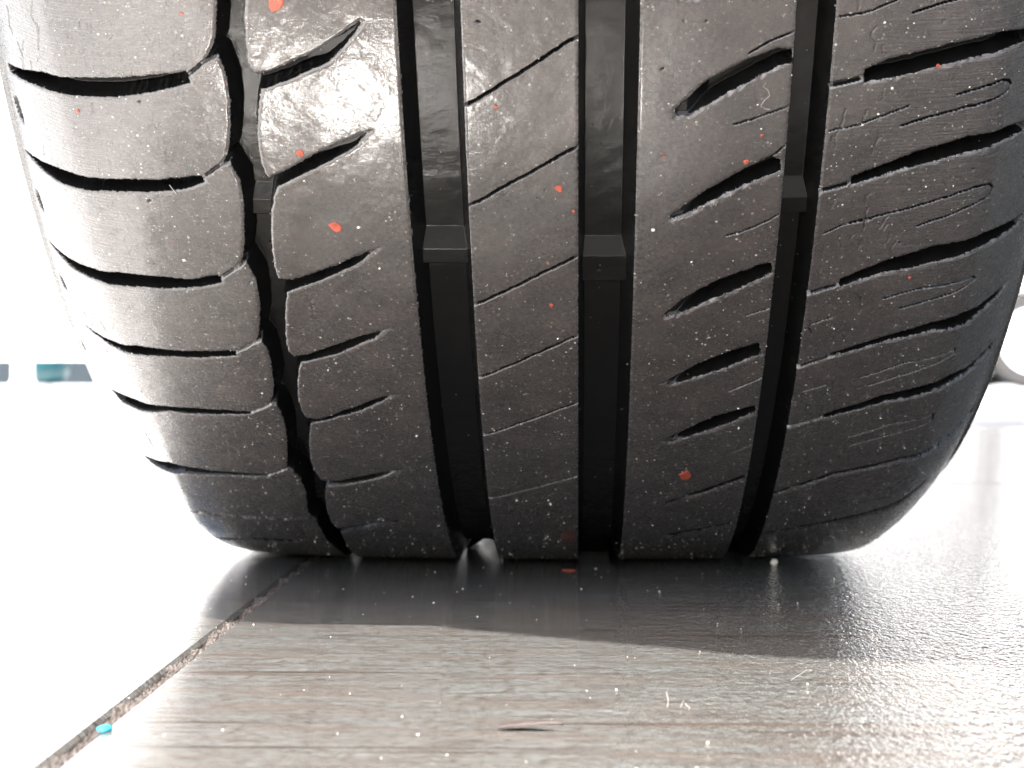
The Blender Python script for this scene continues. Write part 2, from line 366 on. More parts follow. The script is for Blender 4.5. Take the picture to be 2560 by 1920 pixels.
# groove beside the left shoulder: two traced walls
def wall_path(p):
    base = [q for q in p if 273 <= q[1] <= 300]
    head = [q for q in p if q[1] <= 300]
    ext = []
    for k in (2, 1):
        ext += [[q[0], q[1] + 27 * k] for q in base]
    tail = [[p[-1][0], 30.]]
    return [[ext[0][0], 352.]] + ext + head + tail
WL, WR = wall_path(FEAT['G1L']), wall_path(FEAT['G1R'])
c0, c1 = np.searchsorted(s_cols, [-74, -50])
sub = (slice(0, NR), slice(c0, c1))
dl = np.full((NR, c1 - c0), 99.); dr = dl.copy()
for path, arr in ((WL, dl), (WR, dr)):
    for a, b in zip(path[:-1], path[1:]):
        r0, r1 = np.searchsorted(t_rows, [min(a[1], b[1]) - 7, max(a[1], b[1]) + 7])
        if r1 > r0:
            arr[r0:r1] = np.minimum(arr[r0:r1], seg_dist(JS[r0:r1, c0:c1], JT[r0:r1, c0:c1], a, b))
g1 = poly_sdf(JS[sub], JT[sub], WL + WR[::-1])
in1 = g1 < 0
dep1 = np.where(in1, np.minimum(np.minimum(dl / 1.7, dr / .8), 1.), 0) * 6.0
depth[sub] = np.maximum(depth[sub], dep1)
sdf_all[sub] = np.where(abs(g1) < abs(sdf_all[sub]), g1, sdf_all[sub])
main1 = np.zeros_like(Sg, bool); main1[sub] = in1
# straight grooves
GR = [(-26.8, -13.6, 2.6, 1.7), (10.8, 23.5, 1.4, 2.7), (55.8, 63.9, .9, 2.6)]
main_id = np.zeros(Sg.shape, np.int8)
main_id[main1] = 1
for k, (a, b, wl, wr_) in enumerate(GR):
    js = Sg + .35 * (JS - Sg)
    f = np.minimum(np.minimum((js - a) / wl, (b - js) / wr_), 1)
    f = np.clip(f, 0, 1)
    f = f ** .9
    depth = np.maximum(depth, f * 6.6)
    main_id[(Sg >= a) & (Sg <= b)] = k + 2
# wear bars: floor raised between a ramp and a step
BAR = FEAT['BAR']
def bar_profile(tt, b):
    t_up, t_top, t_bot, t_end = [q[1] for q in b]
    return np.clip(np.minimum((t_up - tt) / max(t_up - t_top, .1), (tt - t_end) / max(t_bot - t_end, .5)), 0, 1)
bar_top = 4.3
in_bar = np.zeros(Sg.shape, np.int8)
for k, b in enumerate(BAR):
    bp = bar_profile(Tg, b)
    m = main_id == k + 1
    lim = 6.6 - (6.6 - bar_top) * bp
    depth = np.where(m & (bp > 0), np.minimum(depth, lim), depth)
    in_bar[m & (bp > 0)] = k + 1
# lateral grooves and notches
for p in LG: dig(p, 5.5, .55)
for p in NB[:]:
    tip = max(q[0] for q in p); 
    dig(p, 5.0, .6, lambda s, t_, tip=tip: np.clip((tip - s) / 13, .18, 1))
for p in ND:
    left = min(q[0] for q in p)
    dig(p, 5.0, .55, lambda s, t_, l=left: np.clip((s - l - 1.5) / 6, .22, 1))
for p in RG: dig(p, 5.2, .6)
for p in FEAT['LD']: dig(p, 1.0, .8)
for p in LC: scratch(p, .7, .55)
for p in RS: scratch([[p[0][0], p[0][1]], [p[-1][0] + .5, p[-1][1]]], 1.3, .8)
for p in SIP:
    scratch([[p[0][0] - .6, p[0][1] - .4], [p[0][0] + 2.2, p[0][1] + .9], [p[1][0] - 1.6, p[1][1] - .9], [p[1][0] + .3, p[1][1]]], 1.6, .42)
for p in HP: scratch(p, 1.3, .3)
for p in CR: scratch(p, 1.0, .25)
# random short cracks of the worn shoulders
rr = random.Random(5)
for i in range(150):
    if i < 95: s0, t0 = rr.uniform(66, 84), rr.uniform(90, 330)
    else: s0, t0 = rr.uniform(-118, -102), rr.uniform(90, 330)
    p = [[s0, t0]]
    for k in range(rr.randint(2, 5)):
        p.append([p[-1][0] + rr.uniform(-.7, .7), p[-1][1] + rr.uniform(.5, 1.9)])
    scratch(p, rr.uniform(.12, .4), .26)
for i in range(60):                       # pores and chips
    s0, t0 = rr.uniform(-115, 110), rr.uniform(70, 330)
    q = [[s0, t0], [s0 + rr.uniform(-.6, .6), t0 + rr.uniform(-.4, .4)]]
    scratch(q, rr.uniform(.2, .6), rr.uniform(.25, .5))
# wear: gentle unevenness, heel-and-toe tilt, raised lips along edges, torn rubber scraps
top = depth < .02
relief += .07 * vnoise(Sg, Tg, 9, 11) + .035 * vnoise(Sg, Tg, 2.8, 12) + .012 * vnoise(Sg, Tg, .8, 13)
for a, b, _, _ in GR:
    for e in (a, b):
        dd = np.abs(Sg - e)
        relief += np.where(top, -.28 * np.clip(1 - dd / .75, 0, 1) ** 2, 0)
relief += np.where((depth < .02) & (sdf_all > 0), -.26 * np.clip(1 - sdf_all / .8, 0, 1) ** 2, 0)
# torn lower lips of the grooves right of centre
gtt = np.gradient(sdf_all, axis=0) / np.gradient(t_rows)[:, None]
lip = (gtt < -.25) & (depth < .02) & (sdf_all > 0) & (Sg > 26)
relief += np.where(lip, -np.clip(1 - sdf_all / .9, 0, 1) * (.25 + .5 * vnoise(Sg, Tg, 1.1, 41)), 0)
# mud caked low in the grooves
mud = np.clip((170 - Tg) / 70, 0, 1) * np.clip(vnoise(Sg, Tg, 2.2, 21) + vnoise(Sg, Tg, .8, 22) * .6, -.5, 1.5)
relief += np.where((depth > 2) & (main_id > 0), .5 * mud, 0)
relief += 1.0 * np.exp(-((np.abs(Sg) - 129.0) / .5) ** 2)          # moulded ring on the sidewall
H = -depth + relief
# snap the mesh onto the lateral groove edges so that they are crisp
gt, gs = np.gradient(sdf_all)
gs = gs / np.gradient(s_cols)[None, :]; gt = gt / np.gradient(t_rows)[:, None]
nrm = np.hypot(gs, gt) + 1e-6
near = (np.abs(sdf_all) < .13) & (nrm > .5) & (nrm < 1.6)
Sx = Sg - np.where(near, sdf_all * gs / nrm ** 2, 0)
Tx = Tg - np.where(near, sdf_all * gt / nrm ** 2, 0)
P = tyre_point(Sx, Tx, H) * MM
# normals of the whole skin, shared by all pieces so that joins do not show
du = np.gradient(P, axis=1); dv = np.gradient(P, axis=0)
NM = np.cross(du, dv); NM /= np.linalg.norm(NM, axis=-1, keepdims=True) + 1e-20
mid = (NR // 2, NC // 2)
if NM[mid] @ np.array([0, -1, -.3]) < 0: NM = -NM; FLIP = True
else: FLIP = False

edge_d = np.where(depth > .05, 0, np.minimum(sdf_all, 9.))
for a, b, _, _ in GR:
    for e in (a, b): edge_d = np.minimum(edge_d, np.abs(Sg - e))
# ------------------------------------------------------------------ cut the skin into parts
def face_avg(a): return (a[:-1, :-1] + a[1:, :-1] + a[:-1, 1:] + a[1:, 1:]) * .25
fs, ft, fd, fr = face_avg(Sg), face_avg(Tg), face_avg(depth), face_avg(relief)
fmain = main_id[:-1, :-1]
fbar = np.maximum(in_bar[:-1, :-1], 0)
lab = np.zeros(fs.shape, np.int32)
def count_below(lines, s, t_):
    c = np.zeros(s.shape, np.int32)
    for ln in lines:
        q = sorted(ln)
        c += (t_ < np.interp(s, [a[0] for a in q], [a[1] for a in q])).astype(np.int32)
    return c
def centre(poly, tail=None):
    xs = np.array([q[0] for q in poly]); 
    g = np.linspace(xs.min() + .3, xs.max() - .3, 9)
    out = []
    n = len(poly)
    for x in g:
        ys = []
        for i in range(n):
            a, b = poly[i], poly[(i + 1) % n]
            if (a[0] - x) * (b[0] - x) < 0: ys.append(a[1] + (b[1] - a[1]) * (x - a[0]) / (b[0] - a[0]))
        if ys: out.append([float(x), (min(ys) + max(ys)) / 2])
    return out + (tail or [])
gmid = -61.7
left_lines = [centre(p, LC[i][1:2] if i < len(LC) else None) for i, p in enumerate(LG)]
n2_lines = [centre(p) + [[-26.0, max(q[1] for q in p) + 3.5]] for p in NB]
sip_lines = SIP
right_lines = [[[63.5, (RS[i][0][1] if i < len(RS) else min(q[1] for q in p) - 2)]] + centre(p) for i, p in enumerate(RG)]
is_groove = (fmain > 0) & (fd > .6)
zone = np.where(fs < np.where(fmain == 1, -61.7, -61.0), 0, np.where(fs < -20, 1, np.where(fs < 17, 2, np.where(fs < 60, 3, 4))))
lab = np.where(zone == 0, 100 + count_below(left_lines, fs, ft), lab)
lab = np.where(zone == 1, 200 + count_below(n2_lines, fs, ft), lab)
lab = np.where(zone == 2, 300 + count_below(sip_lines, fs, ft), lab)
lab = np.where(zone == 3, 400, lab)
lab = np.where(zone == 4, 500 + count_below(right_lines, fs, ft), lab)
lab = np.where(is_groove, 10 + fmain, lab)
lab = np.where(is_groove & (fbar > 0), 20 + fbar, lab)
lab = np.where(fs < -124, 30, lab); lab = np.where(fs > 124, 31, lab)
mati = ((fd > .3) | (fr < -.28) & (fd < .02) & (np.abs(fs) < 118) & (face_avg(edge_d) > .9)).astype(np.int32)  # hairline cuts get the near-black rubber too: their shade is put into colour
side = np.abs(fs) > 122

VI = np.arange(NR * NC).reshape(NR, NC)
quad = np.stack([VI[:-1, :-1], VI[:-1, 1:], VI[1:, 1:], VI[1:, :-1]], -1)
if FLIP: quad = quad[..., ::-1]
PF = P.reshape(-1, 3).astype(np.float32); NF = NM.reshape(-1, 3).astype(np.float32)
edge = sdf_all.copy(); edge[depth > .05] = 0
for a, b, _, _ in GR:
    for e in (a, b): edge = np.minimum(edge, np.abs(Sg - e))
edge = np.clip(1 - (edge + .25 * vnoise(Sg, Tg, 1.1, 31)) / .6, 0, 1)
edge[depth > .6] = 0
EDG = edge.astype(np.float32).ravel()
STF = np.stack([Sg, Tg, H], -1).reshape(-1, 3).astype(np.float32)
def grid_part(name, sel, parent, **props):
    q = quad[sel]; mi = mati[sel]
    if len(q) == 0: return None
    u, invx = np.unique(q, return_inverse=True)
    me = bpy.data.meshes.new(name)
    me.vertices.add(len(u)); me.vertices.foreach_set('co', PF[u].ravel())
    me.loops.add(q.size); me.loops.foreach_set('vertex_index', invx.ravel().astype(np.int32))
    me.polygons.add(len(q))
    me.polygons.foreach_set('loop_start', np.arange(0, q.size, 4, dtype=np.int32))
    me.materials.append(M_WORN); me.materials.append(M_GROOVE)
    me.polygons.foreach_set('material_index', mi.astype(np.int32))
    me.update(calc_edges=True)
    me.shade_smooth()
    a = me.attributes.new('st', 'FLOAT_VECTOR', 'POINT')
    a.data.foreach_set('vector', STF[u].ravel())
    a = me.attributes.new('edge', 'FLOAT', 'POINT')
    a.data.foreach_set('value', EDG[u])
    me.normals_split_custom_set_from_vertices(NF[u].tolist())
    return link(name, me, parent, **props)

tyre = empty("car_tyre", (0, 0, 0), label="worn black car tyre filling the picture, standing on the grey stone slabs", category="tyre")
names = {1: "shoulder_block", 2: "tread_block", 3: "centre_rib_block", 4: "tread_rib", 5: "shoulder_block"}
for v in np.unique(lab):
    sel = lab == v
    if 10 < v < 20: grid_part("circumferential_groove", sel, tyre)
    elif 20 < v < 30: grid_part("wear_bar", sel, tyre)
    elif v in (30, 31): grid_part("upper_sidewall", sel, tyre)
    else: grid_part(names[v // 100], sel, tyre)

# the rest of the casing round the wheel, coarser
def casing():
    ss = [-190, -180, -170, -160, -150, -142, -134, -128, -122, -116, -110, -104, -98, -92, -84, -76, -64.3, -62.6, -60, -59,
          -26.8, -23.5, -16.6, -13.6, 10.8, 12.2, 20.8, 23.5, 55.8, 56.7, 61.3, 63.9]
    hh = [0] * 16 + [0, -6, -6, 0, 0, -6.6, -6.6, 0, 0, -6.6, -6.6, 0, 0, -6.6, -6.6, 0]
    extra = [76, 84, 92, 98, 104, 110, 116, 122, 128, 134, 142, 150, 160, 170, 180, 190]
    ss = np.array(ss + extra, float); hh = np.array(hh + [0] * len(extra), float)
    per = 2 * math.pi * R
    tr = np.r_[np.arange(T1, T0 + per, 5.0), T0 + per]
    tr = np.unique(np.r_[tr, np.arange(per - 80, per + T0, 1.5)]); tr = tr[(tr >= T1) & (tr <= T0 + per)]
    S2, T2 = np.meshgrid(ss, tr); H2 = np.broadcast_to(hh, S2.shape)
    H2 = np.array(H2)
    turn = (T2 > per - 12) & (T2 < per + 22) & (S2 > 5)
    turn2 = (T2 > per - 20) & (T2 < per + 10) & (S2 < 5) & (S2 > -40)
    H2[turn2 & (S2 < -20)] *= .2
    H2[turn] *= .0                                   # grooves filled under the contact patch to block light from behind
    pp = tyre_point(S2, T2, H2) * MM
    n, c = S2.shape
    idx = np.arange(n * c).reshape(n, c)
    f = np.stack([idx[:-1, :-1], idx[:-1, 1:], idx[1:, 1:], idx[1:, :-1]], -1).reshape(-1, 4)
    if FLIP: f = f[:, ::-1]
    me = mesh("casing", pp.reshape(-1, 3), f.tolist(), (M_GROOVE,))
    a = me.attributes.new('st', 'FLOAT_VECTOR', 'POINT')
    a.data.foreach_set('vector', np.stack([S2, T2, H2], -1).astype(np.float32).ravel())
    link("casing", me, tyre)
    # lower sidewalls under the detailed skin
    for sg in (-1, 1):
        s3 = np.array([134, 142, 150, 160, 170, 180, 190.]) * sg
        t3 = np.linspace(T0, T1, 80)
        S3, T3 = np.meshgrid(s3, t3)
        p3 = tyre_point(S3, T3, np.zeros_like(S3)) * MM
        n, c = S3.shape
        idx = np.arange(n * c).reshape(n, c)
        f = np.stack([idx[:-1, :-1], idx[:-1, 1:], idx[1:, 1:], idx[1:, :-1]], -1).reshape(-1, 4)
        if FLIP != (sg < 0): f = f[:, ::-1]
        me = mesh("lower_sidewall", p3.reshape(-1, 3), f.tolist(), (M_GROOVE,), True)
        a = me.attributes.new('st', 'FLOAT_VECTOR', 'POINT')
        a.data.foreach_set('vector', np.stack([S3, T3, 0 * S3], -1).astype(np.float32).ravel())
        link("lower_sidewall", me, tyre)
casing()

# ------------------------------------------------------------------ wheel inside the tyre
def revolve(name, prof, m, parent, n=64, centre=(0, 0, (R - DELTA)), smooth=True):
    v, f = [], []
    k = len(prof)
    for i in range(n):
        an = 2 * math.pi * i / n
        for x, r in prof:
            v.append(((centre[0] + x) * MM, (centre[1] + r * math.cos(an)) * MM, (centre[2] + r * math.sin(an)) * MM))
    for i in range(n):
        j = (i + 1) % n
        for q in range(k - 1):
            f.append((i * k + q, j * k + q, j * k + q + 1, i * k + q + 1))
    return link(name, mesh(name, v, f, (m,), smooth), parent)
M_ALLOY = simple("dull_alloy", (.42, .43, .44), .35, 1.0)
wheel = empty("wheel_rim", (0, 0, 0), label="alloy wheel rim inside the worn tyre", category="wheel")
revolve("rim_barrel", [(-126, 236), (-120, 232), (-112, 216), (-30, 196), (60, 210), (112, 216), (120, 232), (126, 236)], M_ALLOY, wheel)
revolve("hub", [(-100, 0), (-100, 34), (-92, 40), (-60, 70), (-40, 70)], M_ALLOY, wheel, 40)
for i in range(5):
    an = 2 * math.pi * i / 5
    v, f = [], []
    for r, wd, x0, x1 in ((55, 26, -98, -60), (130, 20, -96, -66), (222, 30, -112, -84)):
        for sx, sw in ((x0, -1), (x0, 1), (x1, 1), (x1, -1)):
            y, z = r, sw * wd
            v.append((sx * MM, (y * math.cos(an) - z * math.sin(an)) * MM, (R - DELTA + y * math.sin(an) + z * math.cos(an)) * MM))
    for b in (0, 4):
        for q in range(4):
            f.append((b + q, b + (q + 1) % 4, b + 4 + (q + 1) % 4, b + 4 + q))
    link("spoke", mesh("spoke", v, f, (M_ALLOY,)), wheel)

# ------------------------------------------------------------------ things stuck on the tread
def on_tread(s, t_, h=0.0):
    p = tyre_point(np.array([s, s + .5, s]), np.array([t_, t_, t_ + .5]), np.array([h, h, h]))
    n = np.cross(p[1] - p[0], p[2] - p[0]); n /= np.linalg.norm(n)
    if n @ (p[0] - np.array([0, 0, R - DELTA])) < 0 : n = -n
    return p[0], n, (p[1] - p[0]) / np.linalg.norm(p[1] - p[0])
def surf_h(s, t_):
    i = min(max(np.searchsorted(t_rows, t_), 0), NR - 1); j = min(max(np.searchsorted(s_cols, s), 0), NC - 1)
    return H[i, j], depth[i, j]
M_PAINT = simple("flaked_red_paint", (.40, .075, .04), .45, 0, 900, .3)
M_GRIT = simple("pale_sand_grains", (.62, .58, .50), .4, 0, 700, .3)
FR = [2.2, 1.0, 1.45, .95, .55, .7, 1.7, .5, .5, .45, .35, .4, .35, .35, .35]
for (s, t_), rad in zip(FEAT['FL'], FR):
    hh, _ = surf_h(s, t_)
    p, n, u = on_tread(s, t_, hh)
    vv = np.cross(n, u)
    k = 9
    ring = [rad * rr.uniform(.6, 1.15) for _ in range(k)]
    vs = []
    st_y = 1.9 if t_ < 180 else 1.0
    for lev, sc_ in ((-.05, 1.05), (.16, 1.0), (.22, .75)):
        for i in range(k):
            an = 2 * math.pi * i / k
            vs.append((p + n * lev + (u * math.cos(an) + vv * math.sin(an) * st_y) * ring[i] * sc_) * MM)
    fc = [tuple(range(2 * k, 3 * k))]
    for b in (0, k):
        fc += [(b + i, b + (i + 1) % k, b + k + (i + 1) % k, b + k + i) for i in range(k)]
    link("paint_fleck", mesh("paint_fleck", vs, fc, (M_PAINT,)), tyre, label="small flake of red paint stuck on the tread")

OCT = np.array([(1, 0, 0), (-1, 0, 0), (0, 1, 0), (0, -1, 0), (0, 0, 1), (0, 0, -1)], float)
OF = [(0, 2, 4), (2, 1, 4), (1, 3, 4), (3, 0, 4), (2, 0, 5), (1, 2, 5), (3, 1, 5), (0, 3, 5)]
vs, fc = [], []
cnt = 0
while cnt < 1500:
    s, t_ = rr.uniform(-112, 108), rr.uniform(62, 325)
    hh, dd = surf_h(s, t_)
    if dd > .3 and rr.random() < .93: continue
    p, n, u = on_tread(s, t_, hh)
    rad = rr.choice([.09, .11, .13, .16, .2]) * rr.uniform(.7, 1.2)
    if rr.random() < .06: rad *= 2.0
    a = np.array([rr.uniform(.6, 1.2) for _ in range(3)]) * rad
    th = rr.uniform(0, 6)
    c, s_ = math.cos(th), math.sin(th)
    w_ = np.cross(n, u)
    b = len(vs)
    for q in OCT * a:
        x, y = q[0] * c - q[1] * s_, q[0] * s_ + q[1] * c
        vs.append((p + u * x + w_ * y + n * (q[2] + rad * .3)) * MM)
    fc += [tuple(i + b for i in f) for f in OF]
    cnt += 1
link("grit", mesh("grit", vs, fc, (M_GRIT,)), tyre, kind="stuff", label="pale sand grains stuck on the tread")

# ------------------------------------------------------------------ ground: slabs, joints, far ground
def stone():
    m, t, p = mat("grained_stone_slab")
    tc = N(t, "ShaderNodeTexCoord")
    geo = N(t, "ShaderNodeNewGeometry")
    pos = geo.outputs['Position']
    R_ = (0, 0, .07)
    g1 = noise(t, mapping(t, pos, (16, 95, 1), R_), 1.6, 8, .62, .5)
    g2 = noise(t, mapping(t, pos, (60, 330, 1), R_), 1.2, 6, .7, .4)
    g3 = noise(t, mapping(t, pos, (9, 9, 1)), 1.0, 4, .5)
    c = ramp(t, g1, [(.30, (0.102, 0.097, 0.091)), (.45, (0.120, 0.124, 0.119)), (.58, (0.128, 0.138, 0.134)), (.72, (0.148, 0.151, 0.143))])
    c = mix(t, ramp(t, g2, [(.40, .85), (.5, 0.)]), c, (0.068, 0.059, 0.052))
    c = mix(t, ramp(t, g2, [(.58, 0.), (.72, .5)]), c, (0.178, 0.181, 0.172))
    c = mix(t, ramp(t, g3, [(.4, .0), (.7, .35)]), c, (0.122, 0.118, 0.108))
    g4 = noise(t, mapping(t, pos, (3, 130, 1), (0, 0, .10), (4, 2, 0)), 1.3, 4, .6, .3)
    c = mix(t, ramp(t, g4, [(.36, .9), (.41, 0.)]), c, (0.040, 0.028, 0.022))
    g5 = noise(t, mapping(t, pos, (420, 1000, 1), R_), 1.0, 4, .7)
    c = mix(t, ramp(t, g5, [(.42, .95), (.5, 0.)]), c, (0.060, 0.052, 0.045))
    c = mix(t, ramp(t, g5, [(.6, 0.), (.72, .6)]), c, (0.211, 0.213, 0.202))
    g6 = noise(t, mapping(t, pos, (26, 120, 1), (0, 0, .12), (2, 5, 0)), 1.0, 5, .6, .8)
    c = mix(t, ramp(t, g6, [(.50, 0.), (.62, .5)]), c, (0.105, 0.085, 0.071))
    L(t, c, p.inputs['Base Color'])
    rgh = ramp(t, g2, [(.35, .12), (.65, .07)])
    ROUGH = rgh
    p.inputs['IOR'].default_value = 1.5
    f1 = noise(t, mapping(t, pos, (160, 330, 1), R_), 4., 4, .65)
    sx = N(t, "ShaderNodeSeparateXYZ"); L(t, pos, sx.inputs[0])
    worn = math_(t, 'ADD', math_(t, 'MULTIPLY', math_(t, 'SUBTRACT', sx.outputs[0], .030), 30.), math_(t, 'MULTIPLY', noise(t, mapping(t, pos, (25, 60, 1)), 1., 4, .6), .9))
    worn = math_(t, 'MULTIPLY', worn, 1., True)          # rougher, pitted half of the slab
    b = bump(t, g2, .25, .00012)
    L(t, mix(t, worn, ROUGH, (.05, .05, .05)), p.inputs['Roughness'])
    pitn = noise(t, mapping(t, pos, (620, 230, 1), (0, 0, .06)), 1., 2, .75)
    b = bump(t, math_(t, 'MULTIPLY', pitn, worn), 1., .0011, b)
    b = bump(t, f1, .4, .00004, b)
    b = bump(t, noise(t, mapping(t, pos, (700, 1300, 1)), 1., 2, .6), .4, .000015, b)
    b = bump(t, g4, .3, .0001, b)
    L(t, b, p.inputs['Normal'])
    return m
M_STONE = stone()
M_MORTAR = simple("brown_dirty_mortar", (.075, .064, .057), .9, 0, 450, .7)
M_PALE = simple("pale_concrete", (.60, .60, .585), .3, 0, 3, .05)
def slab_mesh(x0, x1, y0, y1):
    b = .0007
    v, f = [], []
    for z, ins in ((-.03, 0), (-b, 0), (0, b)):
        v += [(x0 + ins, y0 + ins, z), (x1 - ins, y0 + ins, z), (x1 - ins, y1 - ins, z), (x0 + ins, y1 - ins, z)]
    for k in (0, 4):
        f += [(k + i, k + (i + 1) % 4, k + 4 + (i + 1) % 4, k + 4 + i) for i in range(4)]
    f += [(8, 9, 10, 11), (3, 2, 1, 0)]
    return mesh("stone_slab", v, f, (M_STONE,))
pave = empty("paving", (0, 0, 0), kind="structure", label="smooth grey stone slabs with brown grain under the tyre")
pave.rotation_euler = (0, 0, .02)
W, D_, GAP = .60, 1.20, .0026
base_me = slab_mesh(0, W - GAP, 0, D_ - GAP)
X0 = -.0752
strip_me = slab_mesh(W - GAP - .050, W - GAP, 0, D_ - GAP)
for i in range(-1, 5):
    for j in range(-1, 2 if i >= 0 else 1):
        o = link("stone_slab", base_me if i >= 0 else strip_me, pave)
        o.location = (X0 + GAP / 2 + i * W, -.80 + j * D_ + (0 if i % 2 else .0), 0)
# mortar bed showing in the joints
def sheet(name, x0, x1, y0, y1, z, m, nx=1, ny=1, parent=None, zf=None, **pr):
    v = []; f = []
    for j in range(ny + 1):
        for i in range(nx + 1):
            x = x0 + (x1 - x0) * i / nx; y = y0 + (y1 - y0) * j / ny
            v.append((x, y, z + (zf(x, y) if zf else 0)))
    for j in range(ny):
        for i in range(nx):
            a = j * (nx + 1) + i
            f.append((a, a + 1, a + nx + 2, a + nx + 1))
    return link(name, mesh(name, v, f, (m,)), parent, **pr)
jr = np.random.RandomState(3)
sheet("mortar_joint", X0 - GAP * .8, X0 + GAP * .8, -1.9, .395, -.0009, M_MORTAR, 14, 2400, pave,
      lambda x, y: float(.0009 * (jr.rand() - .6) + .0006 * math.sin(y * 190) * math.sin(y * 73)))
sheet("pale_floor", -6.0, X0 - GAP / 2 - .0502, -3.0, 8.0, -.0009, M_PALE, 1, 1, None, None, kind="structure").rotation_euler = (0, 0, .02)  # pale sheet added close to the tyre to bounce light onto its left shoulder
sheet("mortar_bed", X0 - .02, X0 + 5 * W, -1.99, .39, -.005, M_MORTAR, 1, 1, pave)
sheet("ground", -150, 150, -40, 260, -.0065, M_PALE, 1, 1, None, None, kind="structure")

# ------------------------------------------------------------------ small things lying about
def blob(name, loc, size, m, seed, **props):
    r_ = random.Random(seed)
    v = []; f = []
    n, k = 10, 5
    for j in range(k + 1):
        th = math.pi * j / k
        for i in range(n):
            an = 2 * math.pi * i / n
            q = r_.uniform(.8, 1.15)
            v.append((size[0] * q * math.sin(th) * math.cos(an), size[1] * q * math.sin(th) * math.sin(an), size[2] * math.cos(th)))
    for j in range(k):
        for i in range(n):
            a = j * n + i; b = j * n + (i + 1) % n
            f.append((a, b, b + n, a + n))
    o = link(name, mesh(name, [tuple(MM * c for c in q) for q in v], f, (m,), True), None, **props)
    o.location = [c * MM for c in loc]
    return o
def tube(name, pts, rad, m, **props):
    v = []; f = []; n = 6
    for i, p in enumerate(pts):
        a = Vector(pts[max(i - 1, 0)]); b = Vector(pts[min(i + 1, len(pts) - 1)])
        d = (b - a).normalized(); u = d.orthogonal().normalized(); w_ = d.cross(u)
        for k in range(n):
            an = 2 * math.pi * k / n
            v.append((Vector(p) + (u * math.cos(an) + w_ * math.sin(an)) * rad) * MM)
    for i in range(len(pts) - 1):
        for k in range(n): f.append((i * n + k, i * n + (k + 1) % n, (i + 1) * n + (k + 1) % n, (i + 1) * n + k))
    return link(name, mesh(name, v, f, (m,), True), None, **props)
M_HAIR = simple("pale_fibre", (.42, .39, .35), .7)
M_TEAL = simple("turquoise_plastic", (.008, .07, .085), .35)
M_CHIP = simple("turquoise_chip_plastic", (.02, .25, .33), .6)
M_LEAF = simple("dry_brown_leaf", (.06, .045, .04), .7, 0, 300, .5)
M_STONEW = simple("cream_pebble", (.75, .70, .60), .6, 0, 300, .2)
blob("pebble", (71, -64.5, .9), (1.2, 1.2, 1.1), M_STONEW, 3, label="cream pebble on the slab at the tyre's right contact edge", category="pebble")
blob("paint_chip", (8, -84, .15), (2.4, 3.0, .22), M_PAINT, 4, label="flat red paint chip on the slab just before the centre rib", category="paint chip")
blob("plastic_chip", (-66.4, -349.5, .35), (1.3, 2.2, .6), M_CHIP, 6, label="bright turquoise chip lying in the joint between the slabs", category="plastic chip")
def leaf():
    v = []; f = []
    n = 12
    for i in range(n + 1):
        k = i / n
        wd = 1.7 * math.sin(math.pi * min(1, k * 1.15)) ** .8 * (1 - .55 * k) + .12
        x = -4 + 11 * k; lift = .5 + 1.0 * math.sin(math.pi * k * .6)
        y = .6 * math.sin(k * 4)
        v += [(x, y - wd, lift - .5), (x, y, lift - .1), (x, y + wd, lift * .8), (x, y, lift - .35)]
    for i in range(n):
        for q in range(4):
            f.append((i * 4 + q, i * 4 + (q + 1) % 4, (i + 1) * 4 + (q + 1) % 4, (i + 1) * 4 + q))
    f += [(3, 2, 1, 0), (n * 4, n * 4 + 1, n * 4 + 2, n * 4 + 3)]
    o = link("leaf", mesh("leaf", [tuple(MM * c for c in q) for q in v], f, (M_LEAF,), True), None,
             label="small dark curled leaf lying on the slab at the bottom of the picture", category="leaf")
    o.location = (1.5 * MM, -347 * MM, .2 * MM); o.rotation_euler = (0, 0, -.1)
leaf()
tube("fibre", [(26.2, -325, .2), (26.4, -324.6, 1.4), (26.1, -324, 2.7), (26.5, -323.5, 3.0)], .04, M_HAIR, label="short upright pale fibre on the slab, left one of the pair near the front", category="fibre")
tube("fibre", [(28.4, -326, .3), (29.0, -325.4, 1.6), (29.4, -326.2, .9), (30.0, -326.6, .4), (29.8, -327.6, .2)], .045, M_HAIR, label="bent pale fibre on the slab, right one of the pair near the front", category="fibre")
tube("fibre", [(51.0, -294, .2), (52.8, -290, .5), (55.0, -286, 1.0), (56.2, -283, .6)], .04, M_HAIR, label="thin yellowish fibre lying on the slab right of centre", category="fibre")
def tread_pts(lst, lift):
    o = []
    for s, t_ in lst:
        p, n, u = on_tread(s, t_, 0)
        o.append(tuple(p + n * lift))
    return o
tube("fibre", tread_pts([(49.6, 292.5), (50.4, 291.6), (49.8, 290.6), (50.8, 289.9), (51.4, 288.4), (50.3, 287.3), (49.6, 286.0), (50.6, 285.2), (51.6, 285.0)], .15), .07, M_HAIR, label="curly white fibre stuck on the tread rib beside the right groove", category="fibre")
tube("fibre", tread_pts([(-80.3, 264.9), (-79.9, 264.1), (-79.5, 263.2), (-79.0, 262.4)], .1), .09, M_HAIR, label="short pink fibre bridging the second left shoulder groove", category="fibre")
vs, fc = [], []
for i in range(230):
    x = rr.uniform(-120, 190); y = -rr.uniform(70, 400)
    rad = rr.choice([.08, .11, .15, .24]) * rr.uniform(.7, 1.2)
    b = len(vs)
    q = OCT * rad * np.array([rr.uniform(.7, 1.4), rr.uniform(.7, 1.4), .8])
    for k in q: vs.append(((x + k[0]) * MM, (y + k[1]) * MM, (rad * .15 + k[2]) * MM))
    fc += [tuple(z + b for z in f) for f in OF]
link("sand_grains", mesh("sand_grains", vs, fc, (M_GRIT,)), None, kind="stuff", label="pale sand grains scattered on the stone slabs", category="sand")

